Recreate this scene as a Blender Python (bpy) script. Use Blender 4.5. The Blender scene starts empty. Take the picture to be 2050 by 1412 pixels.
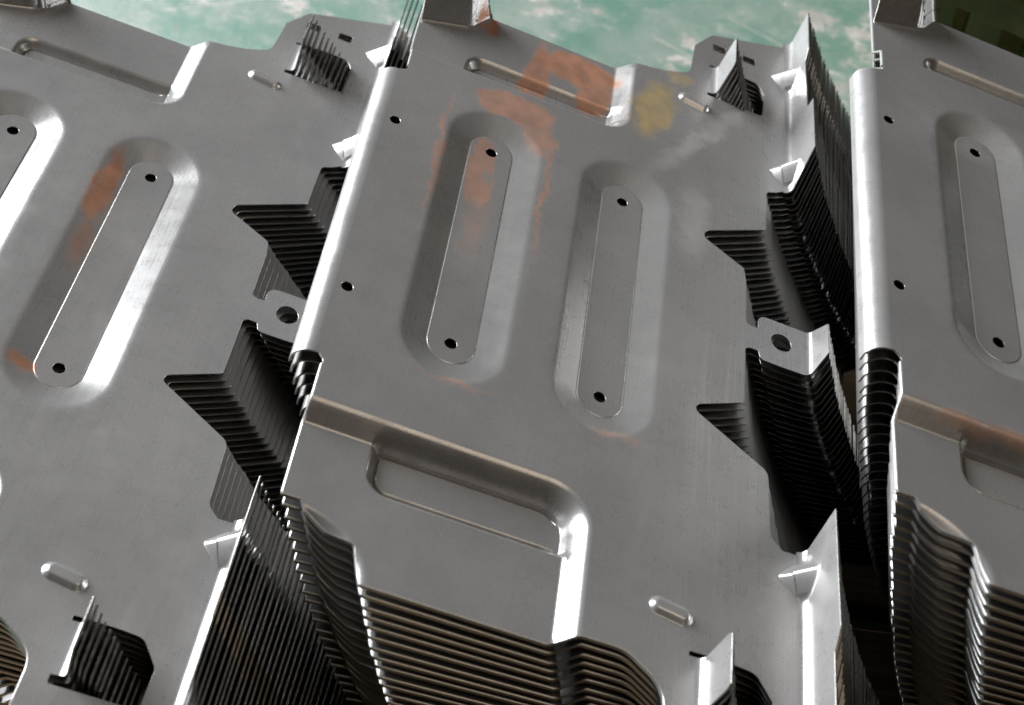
import bpy, math, random
import numpy as np
from mathutils import Matrix, Vector
from mathutils.geometry import delaunay_2d_cdt

random.seed(7)
sc = bpy.context.scene
col = sc.collection
MM = 0.001

# ---------------------------------------------------------------- frames
# Panel frame (mm): u right, v back, z off the sheet, origin on the middle stack's top panel.
# World frame: z up, floor at z = 0.
UP = np.array([-0.33, -0.12, 0.936]); UP /= np.linalg.norm(UP)
YA = np.array([0., 1., 0.]); YA -= UP * (YA @ UP); YA /= np.linalg.norm(YA)
XA = np.cross(YA, UP)
RW = np.stack([XA, YA, UP])               # panel direction -> world direction
DECK_D = -188.0                           # deck of the added pallet under the stacks
FLOOR_D = -308.0                          # floor distance under the origin, along UP
def to_world(p):
    q = RW @ np.asarray(p, float); q = q * MM; q[2] -= FLOOR_D * MM
    return Vector(q)
W4 = Matrix.Identity(4)
for i in range(3):
    for j in range(3): W4[i][j] = RW[i, j]
W4[2][3] = -FLOOR_D * MM

# ---------------------------------------------------------------- camera
CAM_R = np.array([[0.925495, 0.125075, 0.357512], [0.331962, -0.722351, -0.606639], [0.182374, 0.680122, -0.710052]])
CAM_C = np.array([-146.445, -497.599, 471.605])
cd = bpy.data.cameras.new('camera'); cam = bpy.data.objects.new('camera', cd); col.objects.link(cam)
axes = np.stack([CAM_R[0], -CAM_R[1], -CAM_R[2]])
cw = RW @ axes.T
m = Matrix.Identity(4)
for i in range(3):
    for j in range(3): m[i][j] = cw[i, j]
m.translation = to_world(CAM_C)
cam.matrix_world = m
cd.sensor_width = 36.0
cd.lens = 36.0 * 3000.0 / 2050.0
cd.clip_start = 0.02; cd.clip_end = 50.0
cd.dof.use_dof = True
cd.dof.focus_distance = 0.715
cd.dof.aperture_fstop = 10.5
sc.camera = cam

# ---------------------------------------------------------------- light
w = bpy.data.worlds.new('World'); sc.world = w; w.use_nodes = True
bg = w.node_tree.nodes['Background']
bg.inputs[0].default_value = (0.016, 0.0125, 0.008, 1); bg.inputs[1].default_value = 1.0

def area(name, d, dist, sx, sy, power, color):
    l = bpy.data.lights.new(name, 'AREA'); l.shape = 'RECTANGLE'; l.size = sx; l.size_y = sy
    l.energy = power; l.color = color
    o = bpy.data.objects.new(name, l); col.objects.link(o)
    d = RW @ (np.array(d, float) / np.linalg.norm(d))
    pos = to_world((0, 0, 0)) + Vector(d) * dist
    o.location = pos
    o.rotation_euler = Vector(d).to_track_quat('Z', 'Y').to_euler()
    return o
area('ceiling_light', (0.10, 0.52, 0.85), 3.0, 3.6, 3.4, 4.2, (0.94, 0.97, 1.0))
area('workshop_light', (0.15, -0.28, 0.95), 2.6, 1.7, 1.4, 10.5, (1.0, 0.84, 0.66))
# tall window to the left
door = area('window_light', (-0.885, 0.45, 0.0), 2.7, 1.8, 2.7, 350.0, (0.93, 0.965, 1.0))
door.location.z = 1.42
door.rotation_euler = (Vector((door.location.x, door.location.y, 0.9))).to_track_quat('Z', 'Y').to_euler()

sc.view_settings.view_transform = 'Standard'
sc.view_settings.look = 'None'
sc.view_settings.exposure = 0.1
sc.view_settings.gamma = 1.0
sc.cycles.max_bounces = 5
sc.cycles.diffuse_bounces = 2
sc.cycles.glossy_bounces = 4
sc.cycles.use_denoising = True

# ---------------------------------------------------------------- node helpers
class NT:
    def __init__(s, name):
        s.m = bpy.data.materials.new(name); s.m.use_nodes = True
        s.t = s.m.node_tree; s.n = s.t.nodes; s.l = s.t.links
        s.b = s.n['Principled BSDF']; s.out = s.n['Material Output']
    def node(s, typ, **kw):
        n = s.n.new(typ)
        for k, v in kw.items(): setattr(n, k, v)
        return n
    def put(s, sock, v):
        if hasattr(v, 'is_linked') or hasattr(v, 'links'): s.l.new(v, sock)
        else: sock.default_value = v
    def math(s, op, a, b=0.0, c=0.0, clamp=False):
        n = s.node('ShaderNodeMath', operation=op); n.use_clamp = clamp
        s.put(n.inputs[0], a); s.put(n.inputs[1], b); s.put(n.inputs[2], c)
        return n.outputs[0]
    def vmath(s, op, a, b=(0, 0, 0)):
        n = s.node('ShaderNodeVectorMath', operation=op)
        s.put(n.inputs[0], a); s.put(n.inputs[1], b)
        return n.outputs['Value'] if op in ('LENGTH', 'DISTANCE', 'DOT_PRODUCT') else n.outputs[0]
    def coord(s, which='Object'):
        return s.node('ShaderNodeTexCoord').outputs[which]
    def noise(s, vec, scale, detail=3.0, rough=0.55, dist=0.0, color=False):
        n = s.node('ShaderNodeTexNoise'); s.put(n.inputs['Vector'], vec)
        n.inputs['Scale'].default_value = scale; n.inputs['Detail'].default_value = detail
        n.inputs['Roughness'].default_value = rough; n.inputs['Distortion'].default_value = dist
        return n.outputs['Color' if color else 'Fac']
    def ramp(s, v, lo, hi, a=0.0, b=1.0, smooth=True):
        n = s.node('ShaderNodeMapRange'); n.interpolation_type = 'SMOOTHSTEP' if smooth else 'LINEAR'
        s.put(n.inputs['Value'], v)
        n.inputs['From Min'].default_value = lo; n.inputs['From Max'].default_value = hi
        n.inputs['To Min'].default_value = a; n.inputs['To Max'].default_value = b
        return n.outputs['Result']
    def mix(s, f, a, b):
        n = s.node('ShaderNodeMix', data_type='RGBA')
        s.put(n.inputs[0], f)
        s.put(n.inputs[6], a); s.put(n.inputs[7], b)
        return n.outputs[2]
    def ellipse(s, vec, c, r, ang=0.0, soft=0.5, z=None):
        """soft-edged ellipse (mm) in the panel frame: 1 inside, 0 outside"""
        p = s.vmath('SUBTRACT', vec, (c[0] * MM, c[1] * MM, 0))
        rot = s.node('ShaderNodeVectorRotate', rotation_type='Z_AXIS'); s.l.new(p, rot.inputs[0])
        rot.inputs['Angle'].default_value = -math.radians(ang)
        q = s.vmath('MULTIPLY', rot.outputs[0], (1 / (r[0] * MM), 1 / (r[1] * MM), 0))
        return s.ramp(s.vmath('LENGTH', q), 1.0 + soft, 1.0 - soft)
    def bump(s, h, strength, dist):
        n = s.node('ShaderNodeBump'); n.inputs['Strength'].default_value = strength
        n.inputs['Distance'].default_value = dist; s.l.new(h, n.inputs['Height'])
        s.l.new(n.outputs[0], s.b.inputs['Normal'])

METAL = 0.66
RUST = (0.38, 0.175, 0.10, 1)
def steel(name, stains=None, streaks=False, dirt=0.0, seed=0.0):
    k = NT(name)
    oc = k.coord()
    off = k.vmath('ADD', oc, (seed, seed * 0.7, 0))
    big = k.noise(off, 14.0, 4.0)
    mid = k.noise(off, 90.0, 4.0, 0.6)
    fine = k.noise(off, 1500.0, 2.0, 0.7)
    base = k.mix(k.ramp(big, 0.3, 0.72), (0.41, 0.40, 0.395, 1), (0.485, 0.475, 0.465, 1))
    base = k.mix(k.math('MULTIPLY', k.ramp(fine, 0.50, 0.74), 0.42), base, (0.19, 0.185, 0.18, 1))
    rough = k.ramp(mid, 0.25, 0.75, 0.25, 0.33, False)
    rough = k.math('ADD', rough, k.math('MULTIPLY', k.math('SUBTRACT', fine, 0.5), 0.10))
    roll_ = k.noise(k.vmath('MULTIPLY', off, (700.0, 14.0, 14.0)), 1.0, 3.0, 0.6)      # rolling grain along the sheet
    rough = k.math('ADD', rough, k.math('MULTIPLY', k.math('SUBTRACT', roll_, 0.5), 0.10))
    smear = k.noise(k.vmath('MULTIPLY', off, (1.0, 0.6, 1.0)), 24.0, 5.0, 0.6, 0.8)      # oil film and hand smears
    rough = k.math('ADD', rough, k.ramp(smear, 0.55, 0.72, 0.0, 0.10))
    base = k.mix(k.ramp(smear, 0.52, 0.75, 0.0, 0.22), base, (0.30, 0.285, 0.265, 1))
    # light rubbing scratches
    sv = k.vmath('MULTIPLY', off, (900.0, 28.0, 28.0))
    sn = k.noise(sv, 1.0, 2.0, 0.5)
    sg = k.noise(off, 22.0, 2.0)
    scr = k.math('MULTIPLY', k.ramp(sn, 0.70, 0.80), k.ramp(sg, 0.55, 0.68))
    base = k.mix(k.math('MULTIPLY', scr, 0.35), base, (0.72, 0.71, 0.70, 1))
    # sparse dark pits
    vp = k.node('ShaderNodeTexVoronoi'); k.put(vp.inputs['Vector'], off); vp.inputs['Scale'].default_value = 160.0
    pit = k.ramp(vp.outputs['Distance'], 0.085, 0.03)
    pit = k.math('MULTIPLY', pit, k.ramp(k.noise(off, 45.0, 2.0), 0.58, 0.66))
    base = k.mix(k.math('MULTIPLY', pit, 0.7), base, (0.05, 0.045, 0.04, 1))
    if streaks:
        st = k.noise(k.vmath('MULTIPLY', oc, (330.0, 9.0, 1.0)), 1.0, 2.0, 0.5)
        area_ = k.ellipse(oc, (80, -55), (16, 80), 0, 0.5)
        sm = k.math('MULTIPLY', k.ramp(st, 0.52, 0.64), area_)
        base = k.mix(k.math('MULTIPLY', sm, 0.34), base, (0.66, 0.65, 0.64, 1))
    total = None
    if stains:
        wob = k.vmath('SUBTRACT', k.noise(oc, 70.0, 8.0, 0.68, 0.0, True), (0.5, 0.5, 0.5))
        wv = k.vmath('ADD', oc, k.vmath('MULTIPLY', wob, (0.020, 0.020, 0.0)))
        brk = k.noise(k.vmath('MULTIPLY', oc, (1.0, 0.55, 1.0)), 75.0, 6.0, 0.65)
        for colr, items in stains:
            msk = None
            for (c, r, a, soft, amt) in items:
                e = k.math('MULTIPLY', k.ellipse(wv, c, r, a, soft), amt)
                msk = e if msk is None else k.math('MAXIMUM', msk, e)
            body = k.math('MULTIPLY', msk, k.ramp(brk, 0.30, 0.42, 0.15, 1.0))
            tint = k.mix(k.ramp(mid, 0.3, 0.7), colr, tuple(min(1, x * 1.5) for x in colr[:3]) + (1,))
            base = k.mix(body, base, tint)
            total = body if total is None else k.math('MAXIMUM', total, body)
    if total is not None:
        k.put(k.b.inputs['Metallic'], k.math('SUBTRACT', METAL, k.math('MULTIPLY', total, 0.35)))
        rough = k.math('ADD', rough, k.math('MULTIPLY', total, 0.08))
    else:
        k.b.inputs['Metallic'].default_value = METAL
    k.put(k.b.inputs['Base Color'], base)
    k.put(k.b.inputs['Roughness'], rough)
    h = k.math('ADD', k.math('MULTIPLY', fine, 0.25), k.math('MULTIPLY', mid, 0.6))
    h = k.math('ADD', h, k.math('MULTIPLY', big, 2.0))
    k.bump(h, 0.35, 0.00022)
    return k.m

def cut_edge():
    k = NT('sheared_edge')
    n = k.noise(k.coord(), 900.0, 3.0)
    k.put(k.b.inputs['Base Color'], k.mix(k.ramp(n, .35, .65), (0.22, 0.21, 0.195, 1), (0.40, 0.385, 0.36, 1)))
    k.b.inputs['Metallic'].default_value = 1.0
    k.b.inputs['Roughness'].default_value = 0.34
    return k.m

def floor_mat():
    k = NT('worn_green_floor_paint')
    p = k.coord()
    def turned(v, ang):
        r_ = k.node('ShaderNodeVectorRotate', rotation_type='Z_AXIS'); k.put(r_.inputs[0], v); r_.inputs['Angle'].default_value = ang
        return r_.outputs[0]
    a = k.noise(k.vmath('MULTIPLY', turned(p, 0.30), (0.75, 1.25, 1.0)), 21.0, 12.0, 0.78)          # flaked patches
    b = k.noise(p, 75.0, 8.0, 0.72)
    z_ = k.noise(p, 6.0, 3.0, 0.5)                                                                   # where the wear is heavier
    bare = k.math('ADD', k.math('MULTIPLY', a, 0.80), k.math('MULTIPLY', z_, 0.25))
    bare = k.ramp(bare, 0.575, 0.598)
    for ang, thr in ((-0.32, 0.665), (0.55, 0.69)):                                                  # straight drag scrapes
        s1 = k.noise(k.vmath('MULTIPLY', turned(p, ang), (2.6, 150.0, 1.0)), 1.0, 3.0, 0.5)
        bare = k.math('MAXIMUM', bare, k.math('MULTIPLY', k.ramp(s1, thr, thr + 0.03), k.ramp(b, 0.40, 0.52, 0.0, 0.85)))
    tint = k.noise(p, 15.0, 4.0)
    green = k.mix(k.ramp(tint, 0.32, 0.68), (0.085, 0.165, 0.128, 1), (0.155, 0.20, 0.17, 1))
    green = k.mix(k.math('MULTIPLY', k.ramp(a, 0.47, 0.56), 0.75), green, (0.20, 0.235, 0.205, 1))
    conc = k.mix(k.ramp(k.noise(p, 60.0, 5.0), 0.3, 0.7), (0.24, 0.215, 0.195, 1), (0.40, 0.375, 0.35, 1))
    dirt = k.ramp(k.noise(p, 120.0, 4.0), 0.62, 0.72, 0.0, 0.5)
    c = k.mix(bare, green, conc)
    c = k.mix(dirt, c, (0.16, 0.14, 0.12, 1))
    k.put(k.b.inputs['Base Color'], c)
    k.put(k.b.inputs['Roughness'], k.ramp(bare, 0, 1, 0.42, 0.75))
    k.bump(k.math('SUBTRACT', b, k.math('MULTIPLY', bare, 0.6)), 0.5, 0.0015)
    return k.m

def olive_mat():
    k = NT('olive_paint')
    p = k.coord()
    n = k.noise(p, 18.0, 6.0, 0.6); n2 = k.noise(p, 70.0, 5.0)
    c = k.mix(k.ramp(n, 0.35, 0.65), (0.055, 0.075, 0.018, 1), (0.12, 0.14, 0.035, 1))
    c = k.mix(k.ramp(n2, 0.6, 0.7, 0.0, 0.8), c, (0.06, 0.035, 0.012, 1))
    k.put(k.b.inputs['Base Color'], c); k.b.inputs['Roughness'].default_value = 0.6
    k.bump(n2, 0.4, 0.001)
    return k.m

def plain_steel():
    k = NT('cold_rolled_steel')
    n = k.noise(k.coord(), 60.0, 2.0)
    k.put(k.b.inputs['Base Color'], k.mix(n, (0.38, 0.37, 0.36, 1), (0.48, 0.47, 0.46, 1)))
    k.b.inputs['Metallic'].default_value = 1.0; k.b.inputs['Roughness'].default_value = 0.31  # less diffuse than the top panels' steel: puts shade into the sheet gaps
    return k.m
EDGE = cut_edge()
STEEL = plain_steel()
STEEL_MID = steel('rust_stained_steel', stains=[
    (RUST, [((-16, 181), (26, 12), 4, 0.14, 0.88), ((-36, 166), (8, 26), 0, 0.16, 0.78), ((-3, 168), (10, 16), 0, 0.16, 0.8),
            ((-46, 119), (22, 11), 0, 0.16, 0.7), ((-31, 106), (8, 15), 15, 0.3, 0.62), ((-23.5, 66), (1.8, 42), 0, 0.7, 0.6),
            ((-79, 66), (1.8, 40), 0, 0.7, 0.6), ((-55.5, 66), (6.8, 27), 0, 0.14, 0.66), ((-54, 36), (6.0, 24), 0, 0.8, 0.36),
            ((-48, -74), (15, 1.6), 0, 0.8, 0.5), ((28, -72), (12, 1.5), 0, 0.8, 0.45), ((-68, 190), (6, 8), 0, 0.4, 1.0)]),
    ((0.42, 0.28, 0.06, 1), [((30, 163), (11.5, 25), -12, 0.3, 0.58), ((44, 200), (7, 5), 20, 0.5, 0.45)]),
    ((0.60, 0.585, 0.57, 1), [((57, 86), (8, 26), 0, 0.6, 0.22), ((60, 156), (5, 44), -33, 0.7, 0.28)]),
], streaks=True, seed=0.31)
STEEL_LEFT = steel('lightly_rusted_steel', stains=[
    (RUST, [((0.5, 66), (6, 26), 0, 0.35, 0.9), ((3, 28), (4, 16), 0, 0.8, 0.6), ((4, -54), (8, 4), 0, 0.5, 0.9)]),
], seed=0.77)
STEEL_RIGHT = steel('scuffed_steel', stains=[
    ((0.62, 0.61, 0.59, 1), [((-50, 92), (40, 12), 10, 0.8, 0.15)]),
    (RUST, [((-60, -108), (30, 3.0), 0, 0.6, 0.55)]),
], seed=1.9)
FLOOR = floor_mat()
OLIVE = olive_mat()

# ---------------------------------------------------------------- sheet shape (mm)
T = 0.9                                    # sheet thickness
def prof(x, a, b):
    """0..1 ramp of a pressed wall: bend of share a at the top, b at the foot"""
    x = np.clip(x, 0, 1); k = 1.0 / (1 - a / 2 - b / 2)
    y1 = np.where(a > 0, x * x / (2 * max(a, 1e-6)), 0)
    y2 = x - a / 2
    e = 1 - x
    tot = 1 - a / 2 - b / 2
    y3 = tot - e * e / (2 * max(b, 1e-6))
    return k * np.where(x < a, y1, np.where(x < 1 - b, y2, y3))
def sd_corner(u, v, cu, cv, r, sv):        # quarter plane u<cu, sv*v<sv*cv with rounded corner
    qx = u - (cu - r); qy = sv * (v - cv) + r
    return np.hypot(np.maximum(qx, 0), np.maximum(qy, 0)) + np.minimum(np.maximum(qx, qy), 0) - r
def sd_box(u, v, u0, u1, v0, v1, r):
    qx = np.abs(u - (u0 + u1) / 2) - (u1 - u0) / 2 + r; qy = np.abs(v - (v0 + v1) / 2) - (v1 - v0) / 2 + r
    return np.hypot(np.maximum(qx, 0), np.maximum(qy, 0)) + np.minimum(np.maximum(qx, qy), 0) - r
def sd_seg(u, v, ua, va, ub, vb):
    dx, dy = ub - ua, vb - va
    t = np.clip(((u - ua) * dx + (v - va) * dy) / (dx * dx + dy * dy), 0, 1)
    return np.hypot(u - ua - t * dx, v - va - t * dy)

BEADS = [(-52.3, 84.0, -49.0), (19.5, 84.4, -49.0)]
B_FLOOR, B_OUT, B_DEPTH = 11.2, 26.5, 4.8
FRONT = (22.0, -105.0, 22.0, 10.5)          # u, v of the lip, corner radius, wall run
REAR = (17.6, 133.0, 15.0, 10.5)
STEP = 7.5; POCKET = 4.2
EMB = [((53.3, -151.5), (64.0, -153.1)), ((47.8, 183.5), (58.5, 181.8))]
EL = (-105.5, -180.5, 41.0, 29.0)          # scooped front-left corner

def height(u, v):
    z = np.zeros_like(u)
    for (bu, va, vb) in BEADS:
        d = sd_seg(u, v, bu, va, bu, vb)
        z -= B_DEPTH * prof((B_OUT - d) / (B_OUT - B_FLOOR), 0.22, 0.04)
        z += 0.26 * np.clip((B_FLOOR - d) / 0.35, 0, 1)
    dF = sd_corner(u, v, FRONT[0], FRONT[1], FRONT[2], 1); wall = prof(-dF / FRONT[3], 0.32, 0.12)
    d = sd_box(u, v, -75.5, 40.0, -139.0, -80.0, 12.0)
    z -= STEP * wall + POCKET * wall ** 3 * prof(-d / 4.5, 0.35, 0.12)
    z -= 1.8 * np.exp(-(np.maximum(d + 5.0, dF + FRONT[3] + 0.3) / 0.45) ** 2) * np.clip((9.5 - u) / 3.0, 0, 1)
    dR = sd_corner(u, v, REAR[0], REAR[1], REAR[2], -1); wall = prof(-dR / REAR[3], 0.22, 0.12)
    d = sd_box(u, v, -76.0, 40.0, 100.0, 160.5, 11.0)
    z -= STEP * wall + POCKET * wall ** 3 * prof(-d / 5.0, 0.5, 0.12)
    z -= 2.0 * np.exp(-(np.maximum(d + 5.6, dR + REAR[3] + 0.3) / 0.5) ** 2) * np.clip((5.5 - u) / 3.0, 0, 1)
    for (a, b) in EMB:
        d = sd_seg(u, v, a[0], a[1], b[0], b[1])
        z += 2.3 * prof((4.7 - d) / 3.4, 0.15, 0.45)
    e = np.hypot((u - EL[0]) / EL[2], (v - EL[1]) / EL[3])
    z -= 4.5 * prof((1 - e) / 0.2, 0.4, 0.05)
    z += 0.25 * np.sin(u * 0.021 + 1.0) * np.sin(v * 0.017)
    return z

# right-hand flanges: bend lines, with pressed gusset darts across the bend
BR = 4.0
FL_R = dict(u=113.0, darts=[(150.5, 8.5), (236.5, 8.5)], v=(136.0, 274.0))
FL_F = dict(u=120.0, darts=[(-117.0, 9.0)], v=(-240.0, -101.0))
def bend(s, r=BR, ang=math.pi / 2):
    """offset (du, dz) of a point s past the start of an upward bend"""
    th = np.clip(s / r, 0, ang)
    x = r * np.sin(th); z = r * (1 - np.cos(th))
    ex = np.maximum(s - r * ang, 0)
    x = np.where(s <= 0, s, x + ex * math.cos(ang)); z = np.where(s <= 0, 0, z + ex * math.sin(ang))
    return x, z
def flange_map(s, v, F, L=9.5, hw=9.0):
    """s measured from the start of the bend"""
    x, z = bend(s)
    arc = BR * math.pi / 2
    for (dv, L) in F['darts']:
        wgt = np.clip(1 - np.abs(v - dv) / hw, 0, 1); wgt = wgt * (1.35 - 0.35 * wgt)
        a = L * wgt
        inside = (s > -a) & (s < arc + a) & (a > 0)
        t = np.where(a > 0, (s + a) / (2 * a + arc), 0)
        px = -a + t * (BR + a); pz = t * (BR + a)
        x = np.where(inside, px, x); z = np.where(inside, pz, z)
    return F['u'] - BR + x, z
def plate_map(u, v):
    u = np.asarray(u, float); v = np.asarray(v, float)
    U, Z = u.copy(), height(u, v)
    for F in (FL_R, FL_F):
        sel = (v > F['v'][0] - 1) & (v < F['v'][1] + 1) & (u > F['u'] - BR - 14)
        x, z = flange_map(u - (F['u'] - BR), v, F)
        U = np.where(sel, x, U); Z = np.where(sel, Z + z, Z)
    return np.stack([U, v, Z], -1)

def normals_of(fn, u, v, e=0.04):
    a = fn(u + e, v) - fn(u - e, v); b = fn(u, v + e) - fn(u, v - e)
    n = np.cross(a, b); l = np.linalg.norm(n, axis=-1, keepdims=True)
    return n / np.maximum(l, 1e-12)

def finish(name, top, nrm, tris, bedges):
    """solid sheet from a top surface: top, underside, sheared rim (own vertices so edges stay crisp)"""
    n = len(top)
    bot = top - nrm * T
    be = np.array(bedges, int)
    sv, sn, sf = [], [], []
    CH = 0.11                                          # burr: tiny rounded-over rim
    for k, (a, b) in enumerate(be):
        ta, tb = top[a], top[b]
        fn_ = np.cross(bot[a] - ta, tb - ta); l = np.linalg.norm(fn_); fn_ = fn_ / l if l > 0 else np.array([0, 0, 1.])
        ra, rb = ta - nrm[a] * CH + fn_ * CH * .8, tb - nrm[b] * CH + fn_ * CH * .8
        i = 2 * n + 8 * k
        h = fn_ + nrm[a]; h /= np.linalg.norm(h)
        sv += [ta, ra, rb, tb, ra, bot[a], bot[b], rb]; sn += [h] * 4 + [fn_] * 4
        sf += [(i, i + 1, i + 2, i + 3), (i + 4, i + 5, i + 6, i + 7)]
    V = np.concatenate([top, bot] + ([np.array(sv)] if sv else [])) * MM
    N = np.concatenate([nrm, -nrm] + ([np.array(sn)] if sn else []))
    faces = [tuple(t) for t in tris] + [tuple(x + n for x in t[::-1]) for t in tris] + sf
    me = bpy.data.meshes.new(name)
    me.from_pydata(V.tolist(), [], faces)
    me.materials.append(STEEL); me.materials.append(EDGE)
    mi = np.zeros(len(faces), np.int32); mi[2 * len(tris):] = 1
    me.polygons.foreach_set('material_index', mi)
    me.polygons.foreach_set('use_smooth', np.ones(len(faces), bool))
    me.update()
    me.normals_split_custom_set_from_vertices(N.tolist())
    return me

def inside(poly, x, y):
    p = np.asarray(poly, float); r = np.zeros(len(x), bool)
    x1, y1 = p[:, 0], p[:, 1]; x2, y2 = np.roll(x1, -1), np.roll(y1, -1)
    for a, b, c, d in zip(x1, y1, x2, y2):
        cond = ((b > y) != (d > y))
        if b != d: r ^= cond & (x < (c - a) * (y - b) / (d - b) + a)
    return r
def resample(pts, step, closed=True):
    pts = [np.array(p, float) for p in pts]; out = []
    m_ = len(pts)
    for i in range(m_ if closed else m_ - 1):
        a, b = pts[i], pts[(i + 1) % m_]; k = max(1, int(math.ceil(np.linalg.norm(b - a) / step)))
        out += [a + (b - a) * j / k for j in range(k)]
    if not closed: out.append(pts[-1])
    return out
def rounded(poly, seg=5):
    """poly: (x, y, r) -> points with filleted corners"""
    out = []; m_ = len(poly)
    for i in range(m_):
        p = np.array(poly[i][:2], float); r = poly[i][2] if len(poly[i]) > 2 else 0
        a = np.array(poly[i - 1][:2], float); b = np.array(poly[(i + 1) % m_][:2], float)
        if r <= 0: out.append(p); continue
        da = (a - p); db = (b - p); la, lb = np.linalg.norm(da), np.linalg.norm(db); da /= la; db /= lb
        ang = math.acos(max(-1, min(1, float(da @ db)))); t = min(r / math.tan(ang / 2), la * .49, lb * .49)
        s0, s1 = p + da * t, p + db * t
        for j in range(seg + 1):
            q = j / seg; out.append((1 - q) ** 2 * s0 + 2 * q * (1 - q) * p + q * q * s1)
    return out
def circle(c, r, n=28): return [np.array([c[0] + r * math.cos(2 * math.pi * i / n), c[1] + r * math.sin(2 * math.pi * i / n)]) for i in range(n)]
def stadium(ua, va, ub, vb, r, n=14):
    d = math.atan2(vb - va, ub - ua); out = []
    for j in range(n + 1):
        a = d - math.pi / 2 + math.pi * j / n; out.append((ub + r * math.cos(a), vb + r * math.sin(a)))
    for j in range(n + 1):
        a = d + math.pi / 2 + math.pi * j / n; out.append((ua + r * math.cos(a), va + r * math.sin(a)))
    return out

def sheet(name, outline, holes, contours, fn, spacing, extra=(), seams=()):
    """constrained triangulation of a flat outline, then pressed into shape by fn"""
    V, E = [], []
    def loop(pts, closed=True):
        i0 = len(V); V.extend([tuple(map(float, p)) for p in pts])
        k = len(pts)
        E.extend([(i0 + i, i0 + (i + 1) % k) for i in range(k if closed else k - 1)])
    ol = resample(outline, spacing * 0.8); loop(ol)
    for h in holes: loop(h)
    def ok(x, y):
        r = inside(ol, x, y)
        for h in holes: r &= ~inside(h, x, y)
        return r
    for c, closed in contours:
        c = np.array(c, float); keep = ok(c[:, 0], c[:, 1])
        run = []
        if closed and keep.all(): loop(c); continue
        seq = list(range(len(c))) + ([0] if closed else [])
        for i in seq:
            if keep[i]: run.append(c[i])
            else:
                if len(run) > 1: loop(run, False)
                run = []
        if len(run) > 1: loop(run, False)
    fixed = np.array(V)
    xs = [np.array(e, float) for e in extra]
    u0, v0 = fixed.min(0); u1, v1 = fixed.max(0)
    gx, gy = np.meshgrid(np.arange(u0, u1, spacing), np.arange(v0, v1, spacing))
    gx[1::2] += spacing / 2
    pts = np.concatenate([np.stack([gx.ravel(), gy.ravel()], 1)] + xs)
    pts = pts[ok(pts[:, 0], pts[:, 1])]
    lim = np.full(len(pts), spacing * 0.5); ne = sum(len(x) for x in xs)
    good = np.ones(len(pts), bool)
    for i in range(0, len(pts), 1500):
        d = np.sqrt(((pts[i:i + 1500, None] - fixed[None]) ** 2).sum(-1)).min(1)
        good[i:i + 1500] = d > (0.5 if spacing > 2 else 0.3) * (1.0 if spacing < 3 else 1.6)
    pts = pts[good]
    allv = [Vector(p) for p in V] + [Vector((float(a), float(b))) for a, b in pts]
    ov, oe, of, *_ = delaunay_2d_cdt(allv, E, [], 0, 1e-4)
    ov = np.array([tuple(p) for p in ov]); tr = np.array([t for t in of if len(t) == 3])
    c = ov[tr].mean(1); tr = tr[ok(c[:, 0], c[:, 1])]
    a = ov[tr]; ar = (a[:, 1, 0] - a[:, 0, 0]) * (a[:, 2, 1] - a[:, 0, 1]) - (a[:, 2, 0] - a[:, 0, 0]) * (a[:, 1, 1] - a[:, 0, 1])
    tr[ar < 0] = tr[ar < 0][:, ::-1]; tr = tr[np.abs(ar) > 1e-7]
    used = np.unique(tr); rem = -np.ones(len(ov), int); rem[used] = np.arange(len(used)); ov = ov[used]; tr = rem[tr]
    cnt = {}
    for t in tr:
        for i in range(3): cnt[(int(t[i]), int(t[(i + 1) % 3]))] = 1
    bed = [e for e in cnt if (e[1], e[0]) not in cnt]
    on = lambda i: [abs(ov[i][0] - c) < 1e-3 and lo - 1e-3 <= ov[i][1] <= hi + 1e-3 for c, lo, hi in seams]
    bed = [e for e in bed if not any(p and q for p, q in zip(on(e[0]), on(e[1])))]      # no rim where a bent part carries on
    top = fn(ov[:, 0], ov[:, 1]); nr = normals_of(fn, ov[:, 0], ov[:, 1])
    return finish(name, top, nr, tr.tolist(), bed)

def grid_sheet(name, P, seam=None):
    """structured strip: P[i, j] top-surface points; normal = d/di x d/dj"""
    a = np.gradient(P, axis=0); b = np.gradient(P, axis=1)
    n = np.cross(a, b); n /= np.maximum(np.linalg.norm(n, axis=-1, keepdims=True), 1e-9)
    I, J = P.shape[:2]; idx = np.arange(I * J).reshape(I, J)
    q = [(idx[i, j], idx[i + 1, j], idx[i + 1, j + 1], idx[i, j + 1]) for i in range(I - 1) for j in range(J - 1)]
    q = [tuple(int(x) for x in f) for f in q]
    ring = [idx[i, 0] for i in range(I)] + [idx[I - 1, j] for j in range(1, J)] + [idx[i, J - 1] for i in range(I - 2, -1, -1)] + [idx[0, j] for j in range(J - 2, 0, -1)]
    bed = [(int(ring[i]), int(ring[(i + 1) % len(ring)])) for i in range(len(ring))]
    if seam:
        first = set(int(x) for x in (idx[0] if seam == 'i' else idx[:, 0]))
        bed = [e for e in bed if not (e[0] in first and e[1] in first)]
    return finish(name, P.reshape(-1, 3), n.reshape(-1, 3), q, bed)

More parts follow.
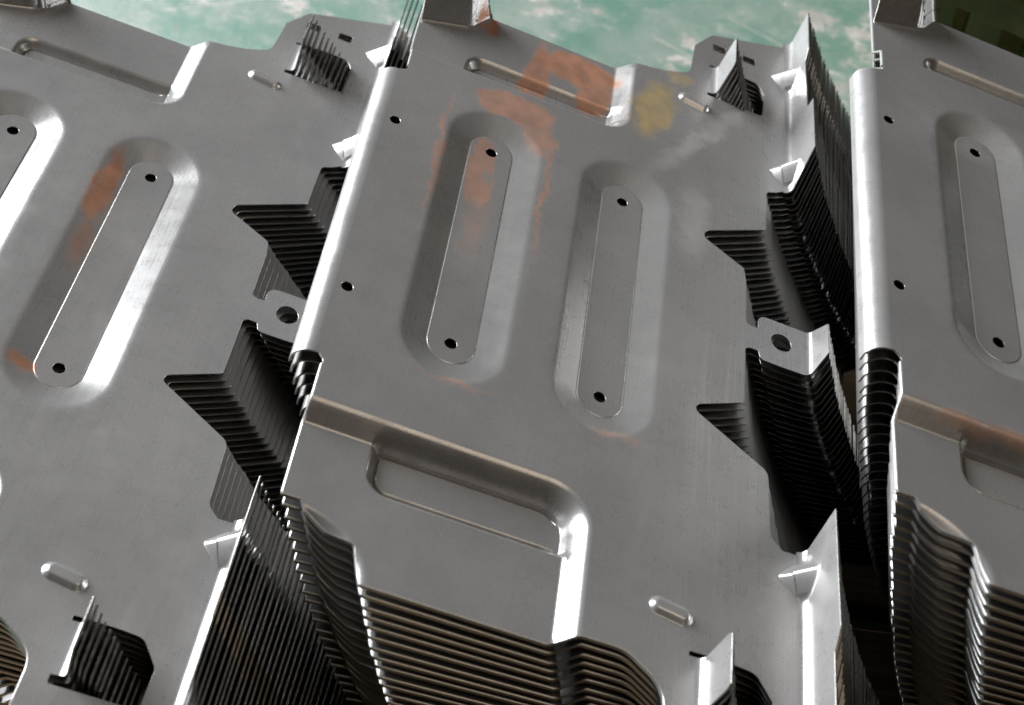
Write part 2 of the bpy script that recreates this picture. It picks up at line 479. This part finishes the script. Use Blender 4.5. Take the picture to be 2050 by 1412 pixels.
# ---------------------------------------------------------------- plate
UL, UT = -104.5, -109.0                    # left edge; start of the rolled edge
ROLL_V = (-83.5, 115.0)
uF, uR = FL_F['u'] - BR, FL_R['u'] - BR
CORNER = [(UL - 0.5, -151.5), (-97.0, -151.2, 1.5), (-94.0, -155.0, 3), (-84.0, -160.5, 5), (-72.0, -164.0, 3), (-66.5, -180.5, 1.5)]
outline = rounded([
    (UT, ROLL_V[1]), (UL, 117.3, 3), (UL, 196.0, 3), (6.0, 195.8), (17.2, 197.8), (27, 199.5), (37, 202.5, 8), (49.5, 208.5, 9), (51, 228.0, 6), (51.5, 237, 3), (62, 253.5, 6),
    (78, 259.0), (uR, 269.8)] + [(uR, float(q)) for d_ in (236.5, 150.5) for q in np.arange(d_ + 10, d_ - 10.1, -0.9)] + [(uR, 137.0), (104.5, 133.6), (99.0, 131.0, 2.5), (98.8, 100.4, 3), (64.5, 82.0, 4.5), (63.5, 76.6, 4), (86.8, 64.8, 3), (88.2, 56),
    (88.6, 27.6, 2), (91.0, 26.0), (91.0, 11.2), (88.8, 9.5, 1.5), (89.0, -25.6, 2.5), (65.0, -36.8, 4), (64.6, -40.8, 3.5), (101.8, -62.4, 6), (103.2, -97.5, 7), (109, -103.2, 3), (uF, -103.0)] + [(uF, float(q)) for q in np.arange(-106.5, -128, -0.9)] + [
    (uF, -240.0), (58.6, -240.0, 4), (58.6, -188.0, 16), (41.0, -176.4, 16), (22.0, -176.6), (10.5, -180.3)] + CORNER[::-1] + [
    (UL, -86.5, 3), (-107.0, ROLL_V[0])
    , (UT, ROLL_V[0])], 5)
holes = []
for (bu, va, vb) in BEADS:
    holes += [circle((bu, va), 3.0), circle((bu, vb), 3.0)]
holes += [circle((-104.4 + 1.0, 76.0), 2.8), circle((-104.4 + 1.0, -42.0), 2.8)]
LR = dict(u=62.6, v=(197.5, 222.0)); LF = dict(u=70.6, v=(-194.5, -170.0))
holes.append(resample(rounded([(61.0, 194.6, 1.2), (95.6, 195.0, 3), (96.6, 215, 1), (92.5, 224.0, 7), (83, 224.8), (61.0, 223.8, 1.0), (61.0, 222.0), (LR['u'], 222.0), (LR['u'], 197.5), (61.0, 197.3)], 4), 3))
holes.append(resample(rounded([(68.0, -199.0, 1.2), (104.8, -199.0, 3), (105.6, -180, 5), (97.5, -168.4, 7), (86, -167.6), (67.6, -167.6, 1.0), (67.6, -170.0), (LF['u'], -170.0), (LF['u'], -194.5), (68.0, -194.8)], 4), 3))
for c in ((67.0, 242.4), (86.2, 243.0)):
    holes.append([np.array(p) for p in rounded([(c[0] - 4.1, c[1] - 3.0, .6), (c[0] + 4.1, c[1] - 3.0, .6), (c[0] + 4.1, c[1] + 3.0, .6), (c[0] - 4.1, c[1] + 3.0, .6)], 2)])
contours = []
for (bu, va, vb) in BEADS:
    for r in (10.0, 10.5, 10.8, 11.0, 11.2, 11.5, 11.9, 12.4, 14.5, 17, 19.5, 21.5, 23.2, 24.7, 26.0):
        contours.append((resample(stadium(bu, vb, bu, va, r, 22), 7.0), True))
def corner_path(cu, cv, r, d, sv, far):
    rr = r + d; pts = []
    pts += [(u, cv + sv * d) for u in np.arange(-104.0, cu - r, 5.0)]
    cx, cy = cu - r, cv - sv * r
    pts += [(cx + rr * math.sin(a), cy + sv * rr * math.cos(a)) for a in np.linspace(0, math.pi / 2, 14)]
    y = cy
    while sv * (y - far) > 0:
        y -= sv * 5.0; pts.append((cx + rr, y))
    return pts
for q in (0.0, 0.1, 0.2, 0.3, 0.45, 0.62, 0.8, 0.88, 0.94, 0.975, 1.0, 1.03, 1.06, 1.09, 1.14):
    contours.append((corner_path(FRONT[0], FRONT[1], FRONT[2], -FRONT[3] * q, 1, -181), False))
    contours.append((corner_path(REAR[0], REAR[1], REAR[2], -REAR[3] * q, -1, 198), False))
def box_path(u0, u1, v0, v1, r, d):
    u0, u1, v0, v1, r = u0 - d, u1 + d, v0 - d, v1 + d, max(r + d, 0.4); out = []
    for cx, cy, a0 in ((u1 - r, v1 - r, 0), (u0 + r, v1 - r, 90), (u0 + r, v0 + r, 180), (u1 - r, v0 + r, 270)):
        for j in range(9):
            a = math.radians(a0 + 90 * j / 8); out.append((cx + r * math.cos(a), cy + r * math.sin(a)))
    return resample(out, 5.0)
def clip(path, umax, vlim, sv):
    k = [bool(p[0] < umax and sv * (p[1] - vlim) > 0) for p in path]
    i = next(j for j in range(len(k)) if k[j] and not k[j - 1])
    out = []
    for j in range(len(k)):
        if not k[(i + j) % len(k)]: break
        out.append(path[(i + j) % len(k)])
    return out
for d in (0, -0.8, -1.6, -2.6, -3.6, -4.1, -4.5, -4.8, -5.1, -5.4, -5.8, -6.5):
    contours.append((clip(box_path(-75.5, 40.0, -139.0, -80.0, 12.0, d), 14, -109.5, -1), False))
    contours.append((clip(box_path(-76.0, 40.0, 100.0, 160.5, 11.0, d * 1.1), 10, 137.5, 1), False))
for (a, b) in EMB:
    for r in (0.7, 1.3, 1.9, 2.5, 3.1, 3.7, 4.2, 4.7): contours.append((stadium(a[0], a[1], b[0], b[1], r, 9), True))
for e in (1.02, 0.99, 0.96, 0.93, 0.90, 0.87, 0.84):
    contours.append(([(EL[0] + EL[2] * e * math.sin(t), EL[1] + EL[3] * e * math.cos(t)) for t in np.linspace(0.03, math.pi / 2 - 0.01, 22)], False))
extra = []
for F in (FL_R, FL_F):
    for dv, L in F['darts']:
        gx, gy = np.meshgrid(np.arange(F['u'] - BR - 11, F['u'] - BR - 0.3, 0.9), np.arange(dv - 9.9, dv + 9.91, 0.9))
        extra.append(np.stack([gx.ravel(), gy.ravel()], 1))
PLATE = sheet('plate', outline, holes, contours, plate_map, 5.0, extra, [(uR, 137, 269), (uF, -240, -103), (UT, ROLL_V[0], ROLL_V[1]), (LR['u'], *LR['v']), (LF['u'], *LF['v']), (91.0, 11.2, 26.0)])

# ---------------------------------------------------------------- bent parts
def roll_edge():
    r = 8.5; s = np.concatenate([np.linspace(0, r * math.pi / 2, 14), [r * math.pi / 2 + 3.0]])
    v = np.linspace(ROLL_V[0], ROLL_V[1], 41)
    P = np.zeros((len(v), len(s), 3))
    for j, x in enumerate(s):
        th = min(x / r, math.pi / 2); ex = max(0, x - r * math.pi / 2)
        P[:, j, 0] = UT - r * math.sin(th); P[:, j, 2] = -r * (1 - math.cos(th)) - ex
        P[:, j, 1] = v
    P[:, :, 2] += height(np.full(len(v), UT), v)[:, None]
    return grid_sheet('rolled_edge', P, 'j')
def flange(name, F, prof_top, lean0, lean1):
    """prof_top: (v, height) along the free edge; lean: v shift of the two end edges at full height"""
    va, vb = F['v']
    base = sorted(set([va, vb] + [p[0] for p in prof_top] + list(np.arange(va, vb, 3.0)) + [d + o for d, _ in F['darts'] for o in np.arange(-9, 9.1, 1.0)]))
    base = np.array([b for b in base if va <= b <= vb])
    hv = np.array([p[0] for p in prof_top]); hh = np.array([p[1] for p in prof_top])
    arc = BR * math.pi / 2
    q = np.concatenate([np.linspace(0, arc, 9), arc + np.linspace(0.06, 1, 16) * 1.0 * 100])
    P = np.zeros((len(base), len(q), 3))
    for i, v in enumerate(base):
        H = float(np.interp(v, hv, hh)); smax = H - BR + arc
        s = np.concatenate([np.linspace(0, arc, 9), arc + np.linspace(0, 1, 17)[1:] * (smax - arc)])
        x, z = flange_map(s, np.full_like(s, v), F)
        t = (v - va) / (vb - va)
        sh = (lean0 * (1 - t) ** 6 + lean1 * t ** 6) * np.clip(z / 25.0, 0, 1.2)
        P[i, :, 0] = x; P[i, :, 1] = v + sh; P[i, :, 2] = z
    return grid_sheet(name, P.transpose(1, 0, 2).copy(), 'i')
FLANGE_R = flange('flange', FL_R, [(136, 27.5), (190, 26.5), (190.4, 20.0), (236, 18.2), (243.5, 22.5), (274, 22.5)], 10.5, 6.0)
FLANGE_F = flange('flange', FL_F, [(-240, 22.5), (-163, 22.8), (-154, 28.0), (-101, 26.5)], 0.0, 7.0)
def lance(L, H):
    va, vb = L['v']; r = 3.4; arc = r * math.pi / 2
    v = np.linspace(va, vb, 12); s = np.concatenate([np.linspace(0, arc, 9), arc + np.linspace(0, 1, 9)[1:] * (H - r)])
    P = np.zeros((len(s), len(v), 3)); x, z = bend(s, r)
    P[:, :, 0] = L['u'] + x[:, None]; P[:, :, 2] = z[:, None]; P[:, :, 1] = v[None]
    # top corners rounded a little
    k = np.clip((z - (H - 3.0)) / 3.0, 0, 1)[:, None]
    P[:, :, 1] += (v[None] < va + 1) * k * 1.2 - (v[None] > vb - 1) * k * 1.2
    P[:, :, 2] += height(np.full(len(v), L['u']), v)[None]
    return grid_sheet('lanced_tab', P, 'i')
LANCE_R = lance(LR, 24.5); LANCE_F = lance(LF, 25.0)
def tab_map(u, v):
    x, z = bend(u - 121.0, 3.2, math.radians(78))
    return np.stack([121.0 + x, v, z + height(np.full_like(u, 90.0), v)], -1)
tab_out = rounded([(91.0, 11.2), (91.0, 26.0), (95.4, 26.0, 1.2), (95.6, 35.4, 5), (121, 35.4), (126, 35.0, 2), (136.5, 32.0, .6), (136.5, 12.5, .6), (126.5, 8.2, 2), (121, 6.2), (109.8, 5.9), (97.2, 6.0, 3), (95.8, 11.0, 1.5)], 5)
tab_lines = [([(u, v) for v in np.arange(6.5, 35.3, 3.0)], False) for u in (120.6, 121.4, 122.2, 123.0, 123.8, 124.6, 125.4, 126.4)]
TAB = sheet('mounting_tab', tab_out, [circle((108.1, 22.0), 5.6, 36)], tab_lines, tab_map, 2.4, (), [(91.0, 11.2, 26.0)])
def ear():
    base = rounded([(-104.3, 171.2, 0), (-77.5, 181.2, 7), (-68.5, 195.8, 0)], 10)
    base = [np.array(p) for p in base]
    base = [base[0]] + base[1:-1] + [base[-1]]
    pts = np.array(resample(base, 1.6, False))
    tg = np.gradient(pts, axis=0); tg /= np.linalg.norm(tg, axis=1, keepdims=True)
    inn = np.stack([-tg[:, 1], tg[:, 0]], 1)          # towards the back / left
    lv = [(0.0, 2.6), (0.25, 1.2), (0.9, 0.35), (2.0, -0.15), (5, -1.7), (9, -4.0), (13, -6.4), (16, -8.2)]
    P = np.zeros((len(pts), len(lv), 3))
    for j, (h, off) in enumerate(lv):
        q = pts - inn * off
        P[:, j, 0] = q[:, 0]; P[:, j, 1] = np.minimum(q[:, 1], 197.5); P[:, j, 2] = -STEP + h
    return grid_sheet('raised_ear', P)
EAR = ear()
def front_lip():
    path = rounded(CORNER + [(10.5, -180.3, 1), (22.0, -176.6, 2), (41.0, -176.4, 16), (58.6, -188.0, 16), (58.6, -214.0)], 8)
    pts = np.array(resample(path, 1.8, False))
    tg = np.gradient(pts, axis=0); tg /= np.linalg.norm(tg, axis=1, keepdims=True)
    out = np.stack([tg[:, 1], -tg[:, 0]], 1)            # away from the sheet
    z = height(pts[:, 0], pts[:, 1])
    rows = [(0.0, 0.0), (0.24, -0.05), (0.40, -0.18), (0.48, -0.40), (0.48, -1.9)]
    fade = np.clip((len(pts) - 1 - np.arange(len(pts))) / 10.0, 0.05, 1)
    P = np.zeros((len(pts), len(rows), 3))
    for j, (o_, h) in enumerate(rows):
        q = pts + out * o_
        P[:, j, 0] = q[:, 0]; P[:, j, 1] = q[:, 1]; P[:, j, 2] = z + h * fade
    return grid_sheet('front_lip', P[::-1].copy(), 'j')
LIP = front_lip()
def side_lip(v0, v1):
    v = np.linspace(v0, v1, 48); z = height(np.full(48, UL), v)
    rows = [(0.0, 0.0), (0.35, -0.07), (0.65, -0.28), (0.8, -0.6), (0.8, -1.7)]
    P = np.zeros((48, len(rows), 3))
    for j, (o_, h) in enumerate(rows):
        P[:, j, 0] = UL - o_; P[:, j, 1] = v; P[:, j, 2] = z + h
    return grid_sheet('side_lip', P, 'j')
SIDE_F = side_lip(-150.5, -88.5); SIDE_R = side_lip(121.0, 193.5)
ROLL = roll_edge()
PARTS = [('plate', PLATE), ('rolled_edge', ROLL), ('flange', FLANGE_R), ('flange', FLANGE_F), ('lanced_tab', LANCE_R), ('lanced_tab', LANCE_F), ('mounting_tab', TAB), ('raised_ear', EAR), ('front_lip', LIP), ('side_lip', SIDE_F), ('side_lip', SIDE_R)]

# ---------------------------------------------------------------- floor and stacks
def obj(name, me, parent=None):
    o = bpy.data.objects.new(name, me); col.objects.link(o); o.parent = parent
    return o
fm = bpy.data.meshes.new('floor')
fm.from_pydata([(-4, -3, 0), (4, -3, 0), (4, 5, 0), (-4, 5, 0)], [], [(0, 1, 2, 3)]); fm.materials.append(FLOOR)
fl = obj('floor', fm); fl['kind'] = 'structure'

def rigid(x):
    rv = Vector([math.radians(a) for a in x[:3]]); a = rv.length
    M = Matrix.Rotation(a, 4, rv.normalized()) if a > 1e-9 else Matrix.Identity(4)
    M.translation = Vector(x[3:6]) * MM
    return M
STACKS = [
    ('left', (0.6756, -2.1602, -1.1848, -228.8841, -16.966, -83.8741), (0.287, -0.451, -0.089, 2.723, -0.232, -3.981), 40, STEEL_LEFT,
     'top steel panel of the left stack with orange rust in its long recess', 'steel panel nested under the top one in the left stack', 'panels of the left stack'),
    ('middle', (0, 0, 0, 0, 0, 0), (0.229, -0.557, 0.011, 2.383, -0.668, -4.403), 36, STEEL_MID,
     'top steel panel of the middle stack, stained with rust and a yellow smear', 'steel panel nested under the top one in the middle stack', 'panels of the middle stack'),
    ('right', (-0.4244, -1.0503, -0.81, 220.3159, 24.4682, 91.5727), (0.37, -0.42, 0.10, 2.70, -0.24, -4.25), 42, STEEL_RIGHT,
     'top steel panel of the right stack, only its left half in view', 'steel panel nested under the top one in the right stack', 'panels of the right stack'),
]
for nm, x0, y, NL, mat, top_label, low_label, grp in STACKS:
    M = W4 @ rigid(x0); S = rigid(y)
    topmesh = {}
    for k in range(NL):
        root = bpy.data.objects.new('steel_panel', None); col.objects.link(root)
        root.empty_display_size = 0.02
        J = Matrix.Identity(4)
        if k: J = Matrix.Rotation(math.radians(random.uniform(-.07, .07)), 4, 'Z'); J.translation = Vector((random.uniform(-.35, .35), random.uniform(-.35, .35), random.uniform(-.3, .3))) * MM
        root.matrix_world = M @ J
        root['label'] = low_label if k else top_label
        root['category'] = 'metal panel'; root['group'] = grp
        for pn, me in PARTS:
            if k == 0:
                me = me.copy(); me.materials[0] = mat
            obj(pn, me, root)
        M = M @ S

# ---------------------------------------------------------------- added pallet under the stacks, crate at the back right
def box_mesh(name, lo, hi, mat, bev=0.0015):
    import bmesh
    bm = bmesh.new(); bmesh.ops.create_cube(bm, size=1.0)
    for v in bm.verts: v.co = Vector([lo[i] + (hi[i] - lo[i]) * (v.co[i] + .5) for i in range(3)])
    bmesh.ops.bevel(bm, geom=bm.edges[:], offset=bev, segments=1, affect='EDGES')
    me = bpy.data.meshes.new(name); bm.to_mesh(me); bm.free(); me.materials.append(mat)
    return me
def wood_mat():
    k = NT('weathered_wood'); p = k.coord()
    g = k.noise(k.vmath('MULTIPLY', p, (3.0, 60.0, 60.0)), 2.0, 5.0, 0.6)
    k.put(k.b.inputs['Base Color'], k.mix(k.ramp(g, .35, .65), (0.11, 0.07, 0.036, 1), (0.21, 0.135, 0.07, 1)))
    k.b.inputs['Roughness'].default_value = 0.75; k.bump(g, 0.5, 0.001)
    return k.m
WOOD = wood_mat()
deck = (DECK_D - FLOOR_D) * MM
pal = bpy.data.objects.new('added_pallet', None); col.objects.link(pal); pal.location = (0.02, -0.06, 0)  # added support: gives brown reflections and covers green floor in the gaps
pal['label'] = 'hidden wooden pallet added under the three stacks for brown reflections'; pal['category'] = 'pallet'
for i in range(8):
    y = -0.50 + i * 0.104
    obj('deck_board', box_mesh('deck_board', (-0.42, y, deck - 0.02), (0.42, y + 0.09, deck), WOOD), pal)
for x in (-0.40, -0.05, 0.30):
    obj('bearer', box_mesh('bearer', (x, -0.50, 0), (x + 0.10, 0.32, deck - 0.0215), WOOD), pal)

cr = bpy.data.objects.new('slatted_crate', None); col.objects.link(cr); cr.location = (0.223, 0.45, 0)
cr['label'] = 'dark olive slatted crate standing behind the right stack'; cr['category'] = 'crate'
for x0, x1 in ((0.0, 0.021), (0.031, 0.058), (0.078, 0.102), (0.122, 0.146), (0.166, 0.19), (0.21, 0.234)):
    obj('slat', box_mesh('slat', (x0, 0, 0), (x1, 0.012, 0.24), OLIVE), cr)
obj('back_panel', box_mesh('back_panel', (0.0, 0.20, 0), (0.25, 0.212, 0.24), OLIVE), cr)
obj('top_rail', box_mesh('top_rail', (-0.002, -0.014, 0.20), (0.25, -0.0015, 0.238), OLIVE), cr)
obj('side_panel', box_mesh('side_panel', (0.0, 0.0135, 0.001), (0.012, 0.1985, 0.24), OLIVE), cr)
obj('base_panel', box_mesh('base_panel', (0.0135, 0.0135, 0.001), (0.25, 0.1985, 0.012), OLIVE), cr)
br = box_mesh('brace', (-0.09, -0.016, -0.011), (0.09, -0.0025, 0.011), OLIVE)
b_ = obj('brace', br, cr); b_.location = (0.082, 0, 0.125); b_.rotation_euler = (0, math.radians(24), 0)
